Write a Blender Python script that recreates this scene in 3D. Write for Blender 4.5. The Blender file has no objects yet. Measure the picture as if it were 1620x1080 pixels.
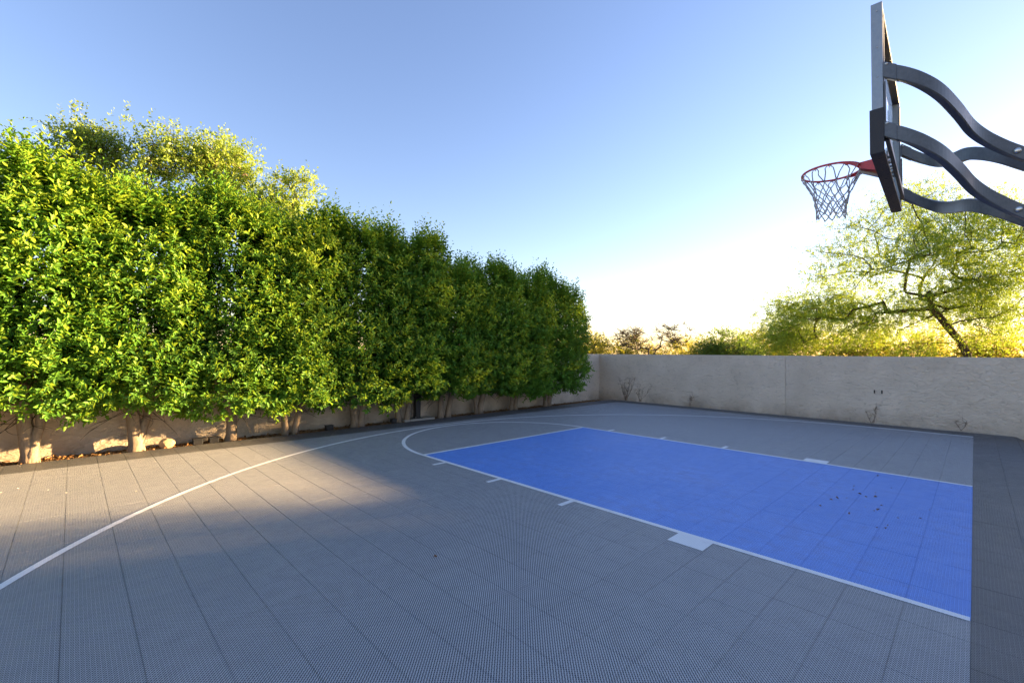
import bpy, bmesh, math, random
import numpy as np
from mathutils import Vector, Matrix

random.seed(7)
rng = np.random.default_rng(7)
U = 0.254                      # one court tile (10 inches)
scene = bpy.context.scene
C = scene.collection

# ------------------------------------------------------------------ camera
CAM = Vector((0.148 * U, -13.121 * U, 5.196 * U))
YAW, PITCH, ROLL, F = math.radians(45.728), math.radians(1.656), math.radians(0.643), 713.18 / 1620.0
fw = Vector((-math.sin(YAW) * math.cos(PITCH), math.cos(YAW) * math.cos(PITCH), math.sin(PITCH)))
r0 = Vector((math.cos(YAW), math.sin(YAW), 0)); u0 = r0.cross(fw)
rt = math.cos(ROLL) * r0 + math.sin(ROLL) * u0
up = -math.sin(ROLL) * r0 + math.cos(ROLL) * u0
cam = bpy.data.objects.new('camera', bpy.data.cameras.new('camera'))
C.objects.link(cam)
m = Matrix((rt, up, -fw)).transposed().to_4x4(); m.translation = CAM
cam.matrix_world = m
cam.data.sensor_width = 36.0; cam.data.lens = 36.0 * F
cam.data.clip_start = 0.05; cam.data.clip_end = 3000
scene.camera = cam

# ------------------------------------------------------------------ light
SUN_AZ, SUN_EL = math.radians(24.0), math.radians(7.25)      # clockwise from +Y, above the horizon
world = bpy.data.worlds.new('World'); scene.world = world; world.use_nodes = True
wn = world.node_tree; wn.nodes.clear()
wo = wn.nodes.new('ShaderNodeOutputWorld'); bg = wn.nodes.new('ShaderNodeBackground')
sky = wn.nodes.new('ShaderNodeTexSky'); sky.sky_type = 'NISHITA'; sky.sun_disc = False
sky.sun_elevation = SUN_EL; sky.sun_rotation = SUN_AZ
sky.altitude = 900; sky.air_density = 1.2; sky.dust_density = 0.6; sky.ozone_density = 2.0
bg.inputs['Strength'].default_value = 0.05
gain = wn.nodes.new('ShaderNodeMix'); gain.data_type = 'RGBA'; gain.blend_type = 'MULTIPLY'
gain.inputs[0].default_value = 1.0; gain.inputs[7].default_value = (0.98, 0.85, 1.0, 1)      # the camera's white balance
wn.links.new(sky.outputs[0], gain.inputs[6]); wn.links.new(gain.outputs[2], bg.inputs['Color']); wn.links.new(bg.outputs[0], wo.inputs['Surface'])
sd = Vector((math.sin(SUN_AZ) * math.cos(SUN_EL), math.cos(SUN_AZ) * math.cos(SUN_EL), math.sin(SUN_EL)))
sun = bpy.data.objects.new('sun', bpy.data.lights.new('sun', 'SUN')); C.objects.link(sun)
sun.data.energy = 4.8; sun.data.angle = math.radians(0.6); sun.data.color = (1.0, 0.66, 0.30)
sun.rotation_euler = (-sd).to_track_quat('-Z', 'Y').to_euler()
vs = scene.view_settings
vs.view_transform = 'Standard'; vs.look = 'None'; vs.exposure = 3.35; vs.gamma = 1.0; vs.use_curve_mapping = False
scene.render.engine = 'CYCLES'
scene.cycles.max_bounces = 8; scene.cycles.transparent_max_bounces = 8

# ------------------------------------------------------------------ helpers
def tag(o, label=None, cat=None, group=None, kind=None):
    if label: o['label'] = label
    if cat: o['category'] = cat
    if group: o['group'] = group
    if kind: o['kind'] = kind
    return o

def empty(name, loc=(0, 0, 0), rz=0.0):
    o = bpy.data.objects.new(name, None); C.objects.link(o)
    o.location = loc; o.rotation_euler = (0, 0, rz); o.empty_display_size = 0.1
    return o

def link(name, me, mat=None, parent=None):
    if mat is not None and not me.materials: me.materials.append(mat)
    o = bpy.data.objects.new(name, me); C.objects.link(o)
    if parent is not None: o.parent = parent
    return o

class MB:
    """collects shapes and links them as one mesh object"""
    def __init__(s): s.v = []; s.f = []; s.mi = []; s.smooth = []
    def add(s, vs, fs, mi=0, smooth=False):
        n = len(s.v); s.v += [tuple(q) for q in vs]
        for f in fs: s.f.append([i + n for i in f]); s.mi.append(mi); s.smooth.append(smooth)
    def box(s, a, b, bev=0.0, mi=0, M=None):
        x0, y0, z0 = a; x1, y1, z1 = b
        if bev <= 0:
            vs = [(x0,y0,z0),(x1,y0,z0),(x1,y1,z0),(x0,y1,z0),(x0,y0,z1),(x1,y0,z1),(x1,y1,z1),(x0,y1,z1)]
            fs = [(3,2,1,0),(4,5,6,7),(0,1,5,4),(1,2,6,5),(2,3,7,6),(3,0,4,7)]
        else:
            bm = bmesh.new()
            vv = [bm.verts.new(q) for q in [(x0,y0,z0),(x1,y0,z0),(x1,y1,z0),(x0,y1,z0),(x0,y0,z1),(x1,y0,z1),(x1,y1,z1),(x0,y1,z1)]]
            for f in [(3,2,1,0),(4,5,6,7),(0,1,5,4),(1,2,6,5),(2,3,7,6),(3,0,4,7)]: bm.faces.new([vv[i] for i in f])
            bmesh.ops.bevel(bm, geom=bm.edges[:], offset=bev, segments=2, affect='EDGES', profile=0.6)
            bm.verts.index_update()
            vs = [q.co.copy() for q in bm.verts]; fs = [[q.index for q in f.verts] for f in bm.faces]; bm.free()
        if M is not None: vs = [M @ Vector(q) for q in vs]
        s.add(vs, fs, mi)
    def tube(s, pts, rad, sides=8, closed=False, caps=True, mi=0, flat=1.0):
        pts = [Vector(q) for q in pts]; n = len(pts)
        if not hasattr(rad, '__len__'): rad = [rad] * n
        vs = []; fs = []; ref = None
        for i in range(n):
            if closed: t = pts[(i + 1) % n] - pts[i - 1]
            else: t = pts[min(i + 1, n - 1)] - pts[max(i - 1, 0)]
            if t.length < 1e-9: t = Vector((0, 0, 1))
            t.normalize()
            if ref is None:
                ref = t.orthogonal().normalized()
            ref = (ref - t * ref.dot(t))
            if ref.length < 1e-6: ref = t.orthogonal()
            ref.normalize(); b = t.cross(ref)
            for k in range(sides):
                a = 2 * math.pi * k / sides
                vs.append(pts[i] + (ref * math.cos(a) + b * math.sin(a) * flat) * rad[i])
        for i in range(n if closed else n - 1):
            j = (i + 1) % n
            for k in range(sides):
                l = (k + 1) % sides
                fs.append((i*sides+k, i*sides+l, j*sides+l, j*sides+k))
        if caps and not closed:
            fs.append(tuple(range(sides - 1, -1, -1))); fs.append(tuple((n-1)*sides + k for k in range(sides)))
        s.add(vs, fs, mi, True)
    def mesh(s, name='mesh'):
        me = bpy.data.meshes.new(name); me.from_pydata(s.v, [], s.f)
        me.polygons.foreach_set('material_index', s.mi)
        me.polygons.foreach_set('use_smooth', s.smooth); me.update(); return me
    def build(s, name, mat, parent=None):
        me = s.mesh(name)
        for q in (mat if isinstance(mat, (list, tuple)) else [mat]): me.materials.append(q)
        return link(name, me, None, parent)

# ------------------------------------------------------------------ materials
class NT:
    def __init__(s, name):
        s.m = bpy.data.materials.new(name); s.m.use_nodes = True; s.t = s.m.node_tree
        s.p = s.t.nodes['Principled BSDF']; s.o = s.t.nodes['Material Output']
    def n(s, typ, **kw):
        x = s.t.nodes.new(typ)
        for k, v in kw.items(): setattr(x, k, v)
        return x
    def l(s, a, b): s.t.links.new(a, b)
    def val(s, sock, v):
        if isinstance(v, bpy.types.NodeSocket): s.l(v, sock)
        else: sock.default_value = v
    def math(s, op, a, b=0.0, c=None, clamp=False):
        x = s.n('ShaderNodeMath', operation=op); x.use_clamp = clamp
        s.val(x.inputs[0], a); s.val(x.inputs[1], b)
        if c is not None: s.val(x.inputs[2], c)
        return x.outputs[0]
    def mix(s, fac, a, b, blend='MIX'):
        x = s.n('ShaderNodeMix', data_type='RGBA', blend_type=blend)
        s.val(x.inputs[0], fac); s.val(x.inputs[6], a if not isinstance(a, tuple) else (*a, 1)); s.val(x.inputs[7], b if not isinstance(b, tuple) else (*b, 1))
        return x.outputs[2]
    def noise(s, scale, detail=3, rough=0.55, vec=None, dist=0.0):
        x = s.n('ShaderNodeTexNoise'); x.inputs['Scale'].default_value = scale
        x.inputs['Detail'].default_value = detail; x.inputs['Roughness'].default_value = rough; x.inputs['Distortion'].default_value = dist
        if vec is not None: s.l(vec, x.inputs['Vector'])
        return x.outputs['Fac']
    def mr(s, v, a, b, c=0.0, d=1.0, smooth=False):
        x = s.n('ShaderNodeMapRange'); x.interpolation_type = 'SMOOTHSTEP' if smooth else 'LINEAR'
        s.val(x.inputs[0], v); x.inputs[1].default_value = a; x.inputs[2].default_value = b
        x.inputs[3].default_value = c; x.inputs[4].default_value = d
        return x.outputs[0]
    def pos(s): return s.n('ShaderNodeNewGeometry').outputs['Position']
    def objc(s): return s.n('ShaderNodeTexCoord').outputs['Object']
    def mapv(s, vec, scale=(1, 1, 1)):
        x = s.n('ShaderNodeMapping'); s.l(vec, x.inputs['Vector']); x.inputs['Scale'].default_value = scale; return x.outputs[0]
    def bump(s, h, dist=0.01, strength=1.0):
        x = s.n('ShaderNodeBump'); x.inputs['Distance'].default_value = dist; x.inputs['Strength'].default_value = strength
        s.l(h, x.inputs['Height']); s.l(x.outputs[0], s.p.inputs['Normal']); return x.outputs[0]
    def base(s, c, rough=0.6, metal=0.0, spec=0.5):
        s.val(s.p.inputs['Base Color'], c if not isinstance(c, tuple) else (*c, 1))
        s.val(s.p.inputs['Roughness'], rough); s.p.inputs['Metallic'].default_value = metal
        s.p.inputs['Specular IOR Level'].default_value = spec

def plain(name, col, rough=0.5, metal=0.0, var=0.15, scale=30.0, bump=0.0, spec=0.5):
    t = NT(name); v = t.objc()
    n = t.noise(scale, 4, 0.6, v)
    k = t.mr(n, 0.3, 0.7, 1.0 - var, 1.0 + var)
    x = t.n('ShaderNodeVectorMath', operation='SCALE'); x.inputs[0].default_value = col; t.l(k, x.inputs['Scale'])
    t.base(x.outputs[0], t.mr(n, 0.3, 0.7, rough * 0.85, min(1, rough * 1.15)), metal, spec)
    if bump: t.bump(n, bump)
    return t.m

OX, OY = 0.0335 * U, -0.1291 * U          # a corner of the tile grid
def tile_mat(name, col, hole, hole_amt=1.0, var=0.018):
    """ribbed plastic sport tile: a lattice of ribs, the base and shade in its openings painted dark"""
    t = NT(name); s = t.n('ShaderNodeSeparateXYZ'); t.l(t.pos(), s.inputs[0])
    per = U / 16.0
    u = t.math('DIVIDE', t.math('SUBTRACT', s.outputs[0], OX), per); v = t.math('DIVIDE', t.math('SUBTRACT', s.outputs[1], OY), per)
    fu = t.math('FRACT', u); fv = t.math('FRACT', v)
    a = t.math('ABSOLUTE', t.math('SUBTRACT', fu, 0.5)); b = t.math('ABSOLUTE', t.math('SUBTRACT', fv, 0.5))
    g = t.mr(t.math('MAXIMUM', a, b), 0.36, 0.46, 0, 0.62, True)
    d2 = t.mr(t.math('ABSOLUTE', t.math('SUBTRACT', t.math('ADD', fu, fv), 1.0)), 0.12, 0.24, 1.0, 0, True)
    rib = t.math('MAXIMUM', g, d2)
    # tile to tile variation and scuffs
    w = t.n('ShaderNodeTexWhiteNoise', noise_dimensions='2D'); cb = t.n('ShaderNodeCombineXYZ')
    t.l(t.math('FLOOR', t.math('DIVIDE', u, 16.0)), cb.inputs[0]); t.l(t.math('FLOOR', t.math('DIVIDE', v, 16.0)), cb.inputs[1]); t.l(cb.outputs[0], w.inputs['Vector'])
    k = t.mr(w.outputs['Value'], 0, 1, 1 - var, 1 + var)
    n1 = t.noise(1.1, 5, 0.6, t.pos()); n2 = t.noise(9.0, 4, 0.65, t.pos())
    k = t.math('MULTIPLY', k, t.mr(n1, 0.3, 0.7, 0.93, 1.08))
    sc = t.n('ShaderNodeVectorMath', operation='SCALE'); sc.inputs[0].default_value = col; t.l(k, sc.inputs['Scale'])
    dust = t.mr(t.math('MULTIPLY', n2, n1), 0.22, 0.40, 0, 0.26, True)
    top = t.mix(dust, sc.outputs[0], (0.42, 0.40, 0.38))
    hf = t.math('MULTIPLY', t.math('SUBTRACT', 1.0, rib), hole_amt)  # dark colour stands for the base and the shade inside the openings
    t.base(t.mix(hf, top, hole), t.mr(n2, 0.3, 0.7, 0.42, 0.6), 0, 0.4)
    t.bump(rib, 0.0025, 0.8)
    return t.m

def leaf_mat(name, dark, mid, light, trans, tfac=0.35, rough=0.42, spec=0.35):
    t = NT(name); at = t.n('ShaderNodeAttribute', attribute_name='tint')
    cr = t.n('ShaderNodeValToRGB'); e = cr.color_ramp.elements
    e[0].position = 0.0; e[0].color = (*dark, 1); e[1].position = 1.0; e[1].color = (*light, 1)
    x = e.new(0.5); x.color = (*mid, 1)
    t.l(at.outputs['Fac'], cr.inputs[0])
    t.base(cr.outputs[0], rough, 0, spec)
    tr = t.n('ShaderNodeBsdfTranslucent'); t.l(t.mix(0.5, cr.outputs[0], trans), tr.inputs['Color'])
    mx = t.n('ShaderNodeMixShader'); mx.inputs[0].default_value = tfac
    t.l(t.p.outputs[0], mx.inputs[1]); t.l(tr.outputs[0], mx.inputs[2]); t.l(mx.outputs[0], t.o.inputs['Surface'])
    return t.m

def stucco(name, col, stain):
    t = NT(name); P = t.pos()
    n1 = t.noise(1.3, 5, 0.6, P); n2 = t.noise(14, 5, 0.65, t.mapv(P, (0.8, 0.8, 1.3)), 1.0); n3 = t.noise(110, 2, 0.5, P)
    c = t.mix(t.mr(n1, 0.35, 0.7), col, stain)
    c = t.mix(t.mr(n2, 0.30, 0.44, 0.3, 0.0), c, (0.16, 0.13, 0.11))
    z = t.n('ShaderNodeSeparateXYZ'); t.l(P, z.inputs[0])
    dirt = t.math('MULTIPLY', t.mr(z.outputs[2], 0.0, 0.30, 1, 0), t.mr(n1, 0.35, 0.6, 0.1, 0.55))
    c = t.mix(dirt, c, (0.21, 0.16, 0.12))
    t.base(c, 0.92, 0, 0.2)
    h = t.math('ADD', t.math('MULTIPLY', t.mr(n2, 0.3, 0.62), 1.0), t.math('MULTIPLY', n3, 0.35))
    t.bump(h, 0.013, 1.0)
    return t.m

def bark(name, a, b, scale=22):
    t = NT(name); v = t.objc()
    n = t.noise(scale, 5, 0.7, t.mapv(v, (1, 1, 0.35)), 0.6)
    t.base(t.mix(t.mr(n, 0.35, 0.65), a, b), 0.9, 0, 0.2); t.bump(n, 0.02); return t.m

M = {}
M['tile_grey'] = tile_mat('grey_tile', (0.50, 0.505, 0.52), (0.04, 0.043, 0.05))
M['tile_blue'] = tile_mat('blue_tile', (0.19, 0.43, 0.98), (0.025, 0.08, 0.40))
M['tile_dark'] = tile_mat('charcoal_tile', (0.17, 0.17, 0.172), (0.025, 0.025, 0.028))
M['paint'] = tile_mat('white_paint', (0.90, 0.90, 0.90), (0.5, 0.51, 0.54), 0.5, 0.02)
M['base'] = plain('court_base', (0.05, 0.05, 0.055), 0.8)
M['stucco'] = stucco('stucco', (0.71, 0.60, 0.485), (0.60, 0.50, 0.395))
M['ground'] = None
t = NT('desert_ground'); P = t.pos(); a = t.noise(0.5, 6, 0.6, P); b = t.noise(25, 4, 0.7, P)
t.base(t.mix(t.mr(a, .35, .65), t.mix(t.mr(b, .3, .7), (0.26, 0.18, 0.11), (0.38, 0.28, 0.18)), (0.22, 0.17, 0.10)), 0.95, 0, 0.2); t.bump(b, 0.03); M['ground'] = t.m
M['hedge'] = leaf_mat('ficus_leaf', (0.05, 0.14, 0.022), (0.11, 0.27, 0.03), (0.36, 0.46, 0.04), (0.44, 0.56, 0.03), 0.36, 0.5, 0.25)
M['gold'] = leaf_mat('ash_leaf', (0.13, 0.21, 0.04), (0.20, 0.30, 0.045), (0.30, 0.38, 0.06), (0.42, 0.52, 0.05), 0.42)
M['mesq'] = leaf_mat('mesquite_leaf', (0.08, 0.17, 0.025), (0.15, 0.27, 0.035), (0.28, 0.38, 0.04), (0.46, 0.56, 0.03), 0.42, 0.6, 0.2)
M['shrub'] = leaf_mat('shrub_leaf', (0.06, 0.11, 0.025), (0.12, 0.18, 0.03), (0.26, 0.27, 0.05), (0.55, 0.48, 0.04), 0.5, 0.6, 0.2)
M['green'] = leaf_mat('green_shrub_leaf', (0.03, 0.08, 0.02), (0.06, 0.14, 0.025), (0.12, 0.20, 0.03), (0.25, 0.36, 0.03), 0.4, 0.5, 0.3)
M['bark_pale'] = bark('pale_bark', (0.36, 0.28, 0.21), (0.22, 0.17, 0.13))
M['bark_dark'] = bark('dark_bark', (0.075, 0.052, 0.038), (0.035, 0.025, 0.02))
M['bark_mid'] = bark('mid_bark', (0.20, 0.15, 0.11), (0.11, 0.08, 0.06))
M['twig'] = bark('twig_bark', (0.12, 0.09, 0.065), (0.06, 0.045, 0.035))
M['black'] = plain('black_powdercoat', (0.018, 0.018, 0.02), 0.45, 0, 0.2, 60)
M['arm'] = plain('charcoal_steel', (0.085, 0.094, 0.108), 0.42, 0.0, 0.2, 40, 0.0)
M['frame'] = plain('grey_frame', (0.26, 0.29, 0.32), 0.38, 0.3, 0.08, 50)
M['frame_dark'] = plain('dark_frame', (0.07, 0.078, 0.088), 0.45, 0.0, 0.12, 50)
M['pad'] = plain('black_pad', (0.022, 0.022, 0.026), 0.62, 0, 0.2, 80, 0.002)
M['rim'] = plain('red_rim', (0.52, 0.035, 0.04), 0.38, 0, 0.15, 60)
M['net'] = plain('net_cord', (0.52, 0.50, 0.50), 0.9, 0, 0.2, 150)
M['bolt'] = plain('steel_bolt', (0.62, 0.62, 0.60), 0.35, 0.9, 0.1, 80)
M['seal'] = plain('rubber_seal', (0.42, 0.38, 0.33), 0.6)
t = NT('glass'); t.base((0.93, 0.98, 0.97), 0.02); t.p.inputs['Transmission Weight'].default_value = 1.0; t.p.inputs['IOR'].default_value = 1.1; M['glass'] = t.m
M['concrete'] = plain('concrete', (0.40, 0.36, 0.31), 0.9, 0, 0.15, 20, 0.01)
M['dead'] = plain('dead_leaf', (0.30, 0.17, 0.10), 0.8, 0, 0.4, 12)
M['vine'] = plain('dried_vine', (0.20, 0.145, 0.11), 0.9, 0, 0.3, 30)
M['speck'] = plain('pale_petal', (0.72, 0.68, 0.60), 0.8)
M['rock'] = plain('tan_rock', (0.45, 0.33, 0.20), 0.9, 0, 0.25, 14, 0.02)
M['roof'] = plain('roof_tile', (0.33, 0.17, 0.11), 0.85, 0, 0.2, 6)

# ------------------------------------------------------------------ ground
b = MB(); G = -0.055
b.add([(-900, -900, G), (900, -900, G), (900, 900, G), (-900, 900, G)], [(0, 1, 2, 3)])
tag(b.build('ground', M['ground']), kind='structure')

# ------------------------------------------------------------------ sport court
X0, X1 = -28, 0               # grey field in tiles from the baseline
NY0, NY1 = -22, 31            # rows (row k spans OY + k*U .. )
court = MB(); court.box((OX - 30 * U, OY + NY0 * U, G + 0.004), (OX + 2 * U, OY + 33 * U, -0.016))
court = tag(court.build('sports_court', M['base']), kind='structure')
GAP, TH, BV = 0.0006, 0.013, 0.0010
def tile_geo(cx, cy, wx, wy):
    hx, hy = wx / 2 - GAP, wy / 2 - GAP * 1.35; ix, iy = hx - BV, hy - BV
    v = [(cx-hx, cy-hy, -TH), (cx+hx, cy-hy, -TH), (cx+hx, cy+hy, -TH), (cx-hx, cy+hy, -TH),
         (cx-hx, cy-hy, -BV), (cx+hx, cy-hy, -BV), (cx+hx, cy+hy, -BV), (cx-hx, cy+hy, -BV),
         (cx-ix, cy-iy, 0), (cx+ix, cy-iy, 0), (cx+ix, cy+iy, 0), (cx-ix, cy+iy, 0)]
    f = [(8, 9, 10, 11)]
    for k in range(4):
        l = (k + 1) % 4; f += [(k, l, 4 + l, 4 + k), (4 + k, 4 + l, 8 + l, 8 + k)]
    return v, f
KX, KY = -19.68, 13.50        # free throw line and far lane line, in tile units from the key's near corner (0,0)
cells = []
for i in range(-30, 2):
    for j in range(NY0, 33):
        x0, x1 = OX + i * U, OX + (i + 1) * U; y0, y1 = OY + j * U, OY + (j + 1) * U
        xs = [x0, x1]; ys = [y0, y1]
        inkx = x1 > KX * U and x0 < 0.5 * U and i < 0; inky = y1 > 0 and y0 < KY * U and j >= 0
        if i < -28 or i >= 0 or j >= 31:
            cells.append((x0, x1, y0, y1, 'tile_dark')); continue
        if x0 < KX * U < x1 and inky: xs = [x0, KX * U, x1]
        if y0 < KY * U < y1 and inkx: ys = [y0, KY * U, y1]
        for a in range(len(xs) - 1):
            for c in range(len(ys) - 1):
                mx_, my_ = (xs[a] + xs[a+1]) / 2, (ys[c] + ys[c+1]) / 2
                blue = KX * U < mx_ < OX and OY < my_ < KY * U
                cells.append((xs[a], xs[a+1], ys[c], ys[c+1], 'tile_blue' if blue else 'tile_grey'))
def seen(c):
    p = Vector(((c[0] + c[1]) / 2, (c[2] + c[3]) / 2, 0)) - CAM
    d = p.dot(fw)
    if d < 0.3: return -1
    px, py = p.dot(rt) / d * F, p.dot(up) / d * F
    if abs(px) > 0.53 or abs(py) > 0.36: return -1
    return (c[1] - c[0]) * (c[3] - c[2]) * CAM.z / d ** 3
cells.sort(key=seen, reverse=True)
shared = {}
rest = MB(); rmi = {'tile_grey': 0, 'tile_blue': 1, 'tile_dark': 2}
for n, c in enumerate(cells):
    wx, wy = c[1] - c[0], c[3] - c[2]; cx, cy = (c[0] + c[1]) / 2, (c[2] + c[3]) / 2
    if n < 300:
        key = (c[4], round(wx, 4), round(wy, 4))
        if key not in shared:
            v, f = tile_geo(0, 0, wx, wy); q = MB(); q.add(v, f); me = q.mesh('tile'); me.materials.append(M[c[4]]); shared[key] = me
        o = bpy.data.objects.new('tile', shared[key]); C.objects.link(o); o.parent = court
        o.location = (cx, cy, random.uniform(-0.0004, 0.0004)); o.rotation_euler = (random.gauss(0, .0006), random.gauss(0, .0006), 0)
    else:
        v, f = tile_geo(cx, cy, wx, wy); rest.add(v, f, rmi[c[4]])
tag(rest.build('far_tiles', [M['tile_grey'], M['tile_blue'], M['tile_dark']], court), kind='stuff')

# sloped edging pieces around the court
def edge(p0, p1, out):
    b = MB(); p0, p1, out = Vector(p0), Vector(p1), Vector(out).normalized()
    w = 0.07
    pr = [(0.002, -0.0005), (0.012, -0.003), (w, -0.035), (w, -0.05), (0.002, -0.05)]
    vs = [q + out * s + Vector((0, 0, z)) for q in (p0, p1) for s, z in pr]
    n = len(pr); fs = [(k, k + 1, n + k + 1, n + k) for k in range(n - 1)] + [tuple(range(n))[::-1], tuple(range(n, 2 * n))]
    b.add(vs, fs); b.build('edge_ramp', M['tile_dark'], court)
for j in range(NY0, 33):
    if j >= -18: edge((OX - 30*U, OY + (j+1)*U - .001, 0), (OX - 30*U, OY + j*U + .001, 0), (-1, 0, 0))
    if j >= 6: edge((OX + 2*U, OY + j*U + .001, 0), (OX + 2*U, OY + (j+1)*U - .001, 0), (1, 0, 0))

# painted lines: thin raised sheets of paint
LZ = 0.0022
def strip(name, pts, w, closed=False):
    """a flat band of width w about a polyline (metres)"""
    b = MB(); n = len(pts); vs = []
    for i in range(n):
        a = Vector((*pts[max(i-1, 0)], 0)); c = Vector((*pts[min(i+1, n-1)], 0)); t = (c - a).normalized(); nn = Vector((-t.y, t.x, 0))
        p = Vector((*pts[i], LZ))
        vs += [p + nn * w / 2, p - nn * w / 2]
    b.add(vs, [(2*i, 2*i+1, 2*i+3, 2*i+2) for i in range(n - 1)])
    return b.build(name, M['paint'], court)
def seg(name, x0, y0, x1, y1, w):
    return strip(name, [(x0*U, y0*U), (x1*U, y1*U)], w*U)
LW = 0.2
seg('lane_line', -19.78, -0.1, 0.02, -0.1, LW)
seg('lane_line', -19.78, 13.5, 0.02, 13.5, LW)
seg('free_throw_line', -19.68, 0.0, -19.68, 13.4, LW)
strip('free_throw_arc', [((-19.68 - 6.8*math.sin(a)) * U, (6.7 - 6.8*math.cos(a)) * U) for a in np.linspace(0.003, math.pi - .003, 65)], LW*U)
arc = [(0.02, 6.7 - 23.7)] + [(-3.4 - 23.7*math.sin(a), 6.7 - 23.7*math.cos(a)) for a in np.linspace(0, math.pi, 121)] + [(0.02, 6.7 + 23.7)]
strip('three_point_line', [(x*U, y*U) for x, y in arc], LW*U).location.z = 0.0006
for y0, y1 in ((-0.2, -0.9), (13.6, 14.3)):
    for x in (-17.6, -13.75, -9.95): seg('lane_mark', x, y0, x, y1, LW)
    seg('lane_block', -5.5, y0, -5.5, y1, 1.0)

# ------------------------------------------------------------------ walls
WH, WX, WY = 1.365, -32.2 * U, 33.6 * U
def wall_panel(root, a, b):
    q = MB(); q.box(a, b, 0.006); return q.build('panel', M['stucco'], root)
back = empty('stucco_wall', (0, WY, G)); tag(back, 'long tan stucco garden wall along the far side of the court', 'wall')
jx = -3.03
wall_panel(back, (WX - 0.2, 0, -0.1), (jx - 0.002, 0.2, WH - G)); wall_panel(back, (jx + 0.002, 0.0, -0.1), (14, 0.2, WH - G))
left = empty('stucco_wall', (WX, 0, G)); tag(left, 'tan stucco garden wall running behind the clipped hedge', 'wall')
wall_panel(left, (-0.2, -14, -0.1), (0, WY - 0.003, WH - G - 0.003))
for dx in (-0.06, 0.06):
    q = MB(); q.box((-1.35 + dx - .012, -.012, .66), (-1.35 + dx + .012, 0.004, .73), .003); q.build('fixing', M['black'], back)

# ------------------------------------------------------------------ foliage tools
def unit(a): return a / np.maximum(np.linalg.norm(a, axis=-1, keepdims=True), 1e-9)
def leaf_mesh(name, P, D, N, L, ratio, tint, fold=0.25, simple=False):
    """P base points, D axes, N upper sides, L lengths: one mesh of folded pointed leaves"""
    n = len(P); D = unit(D); S = unit(np.cross(D, N)); N = np.cross(S, D)
    L = L[:, None]; W = L * ratio / 2
    if simple:
        vs = np.stack([P, P + D*L*.5 + S*W, P + D*L, P + D*L*.5 - S*W], 1); k = 4
        idx = np.array([[0, 1, 2, 3]])
        F_ = (np.arange(n)[:, None, None] * 4 + idx[None]).reshape(-1, 4)
    else:
        up_ = N * W * fold * 2
        vs = np.stack([P, P + D*L*.35 + S*W + up_, P + D*L*.72 + S*W*.72 + up_*.6, P + D*L - N*L*.10, P + D*L*.72 - S*W*.72 + up_*.6, P + D*L*.35 - S*W + up_], 1); k = 6
        idx = np.array([[0, 1, 2, 3], [0, 3, 4, 5]])
        F_ = (np.arange(n)[:, None, None] * 6 + idx[None]).reshape(-1, 4)
    me = bpy.data.meshes.new(name); V = vs.reshape(-1, 3)
    me.vertices.add(len(V)); me.vertices.foreach_set('co', V.astype(np.float32).ravel())
    me.loops.add(F_.size); me.loops.foreach_set('vertex_index', F_.astype(np.int32).ravel())
    me.polygons.add(len(F_)); me.polygons.foreach_set('loop_start', np.arange(0, F_.size, 4, dtype=np.int32))
    at = me.attributes.new('tint', 'FLOAT', 'POINT'); at.data.foreach_set('value', np.repeat(np.clip(tint, 0, 1), k).astype(np.float32))
    me.update(calc_edges=True); return me

def shoots(P, A, ln, nleaf, leaf, ratio, tint0, tip=0.35, spread=0.8):
    """leafy shoots: base P, axis A, length ln, with nleaf spiralled leaves each"""
    n = len(P); A = unit(A)
    R = unit(np.cross(A, unit(rng.normal(size=(n, 3))))); B = np.cross(A, R)
    k = np.arange(nleaf); ph = k[None] * 2.39996 + rng.uniform(0, 6.28, (n, 1)) + rng.normal(0, .25, (n, nleaf))
    s = (k[None] + 0.6) / nleaf + rng.normal(0, .03, (n, nleaf))
    rad = R[:, None] * np.cos(ph)[..., None] + B[:, None] * np.sin(ph)[..., None]
    pos = P[:, None] + A[:, None] * (s * ln[:, None])[..., None]
    sp = spread * (1.15 - 0.55 * np.clip(s, 0, 1))[..., None]
    d = unit(A[:, None] * 0.55 + rad * sp + rng.normal(0, .16, (n, nleaf, 3)) - np.array([0, 0, .12]))
    nn = unit(A[:, None] + np.array([0, 0, .5]) + rng.normal(0, .25, (n, nleaf, 3)))
    L = leaf * rng.uniform(.55, 1.3, (n, nleaf)) * (1 - .35 * np.clip(s, 0, 1) ** 3)
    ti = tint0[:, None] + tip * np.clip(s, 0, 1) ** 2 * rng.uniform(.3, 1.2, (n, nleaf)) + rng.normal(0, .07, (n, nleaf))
    return pos.reshape(-1, 3), d.reshape(-1, 3), nn.reshape(-1, 3), L.ravel(), ratio, ti.ravel()

def lump(p, s, seed):
    q = p * s + seed
    return (np.sin(q[:, 0]*1.7 + np.sin(q[:, 1]*1.3)) + np.sin(q[:, 1]*2.1 + np.sin(q[:, 2]*1.1)*1.3) + np.sin(q[:, 2]*1.9 + np.sin(q[:, 0]*1.6))) / 3

def wiggle(a, b, n, amp, sag=0.0):
    a, b = Vector(a), Vector(b); L = (b - a).length; out = []
    off = Vector((random.gauss(0, 1), random.gauss(0, 1), random.gauss(0, .5))) * amp * L
    for i in range(n + 1):
        t = i / n; out.append(a.lerp(b, t) + off * math.sin(t * math.pi) + Vector((0, 0, sag * L * math.sin(t * math.pi))) + (Vector([random.gauss(0, amp * L * .12) for _ in range(3)]) if 0 < i < n else Vector()))
    return out

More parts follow.
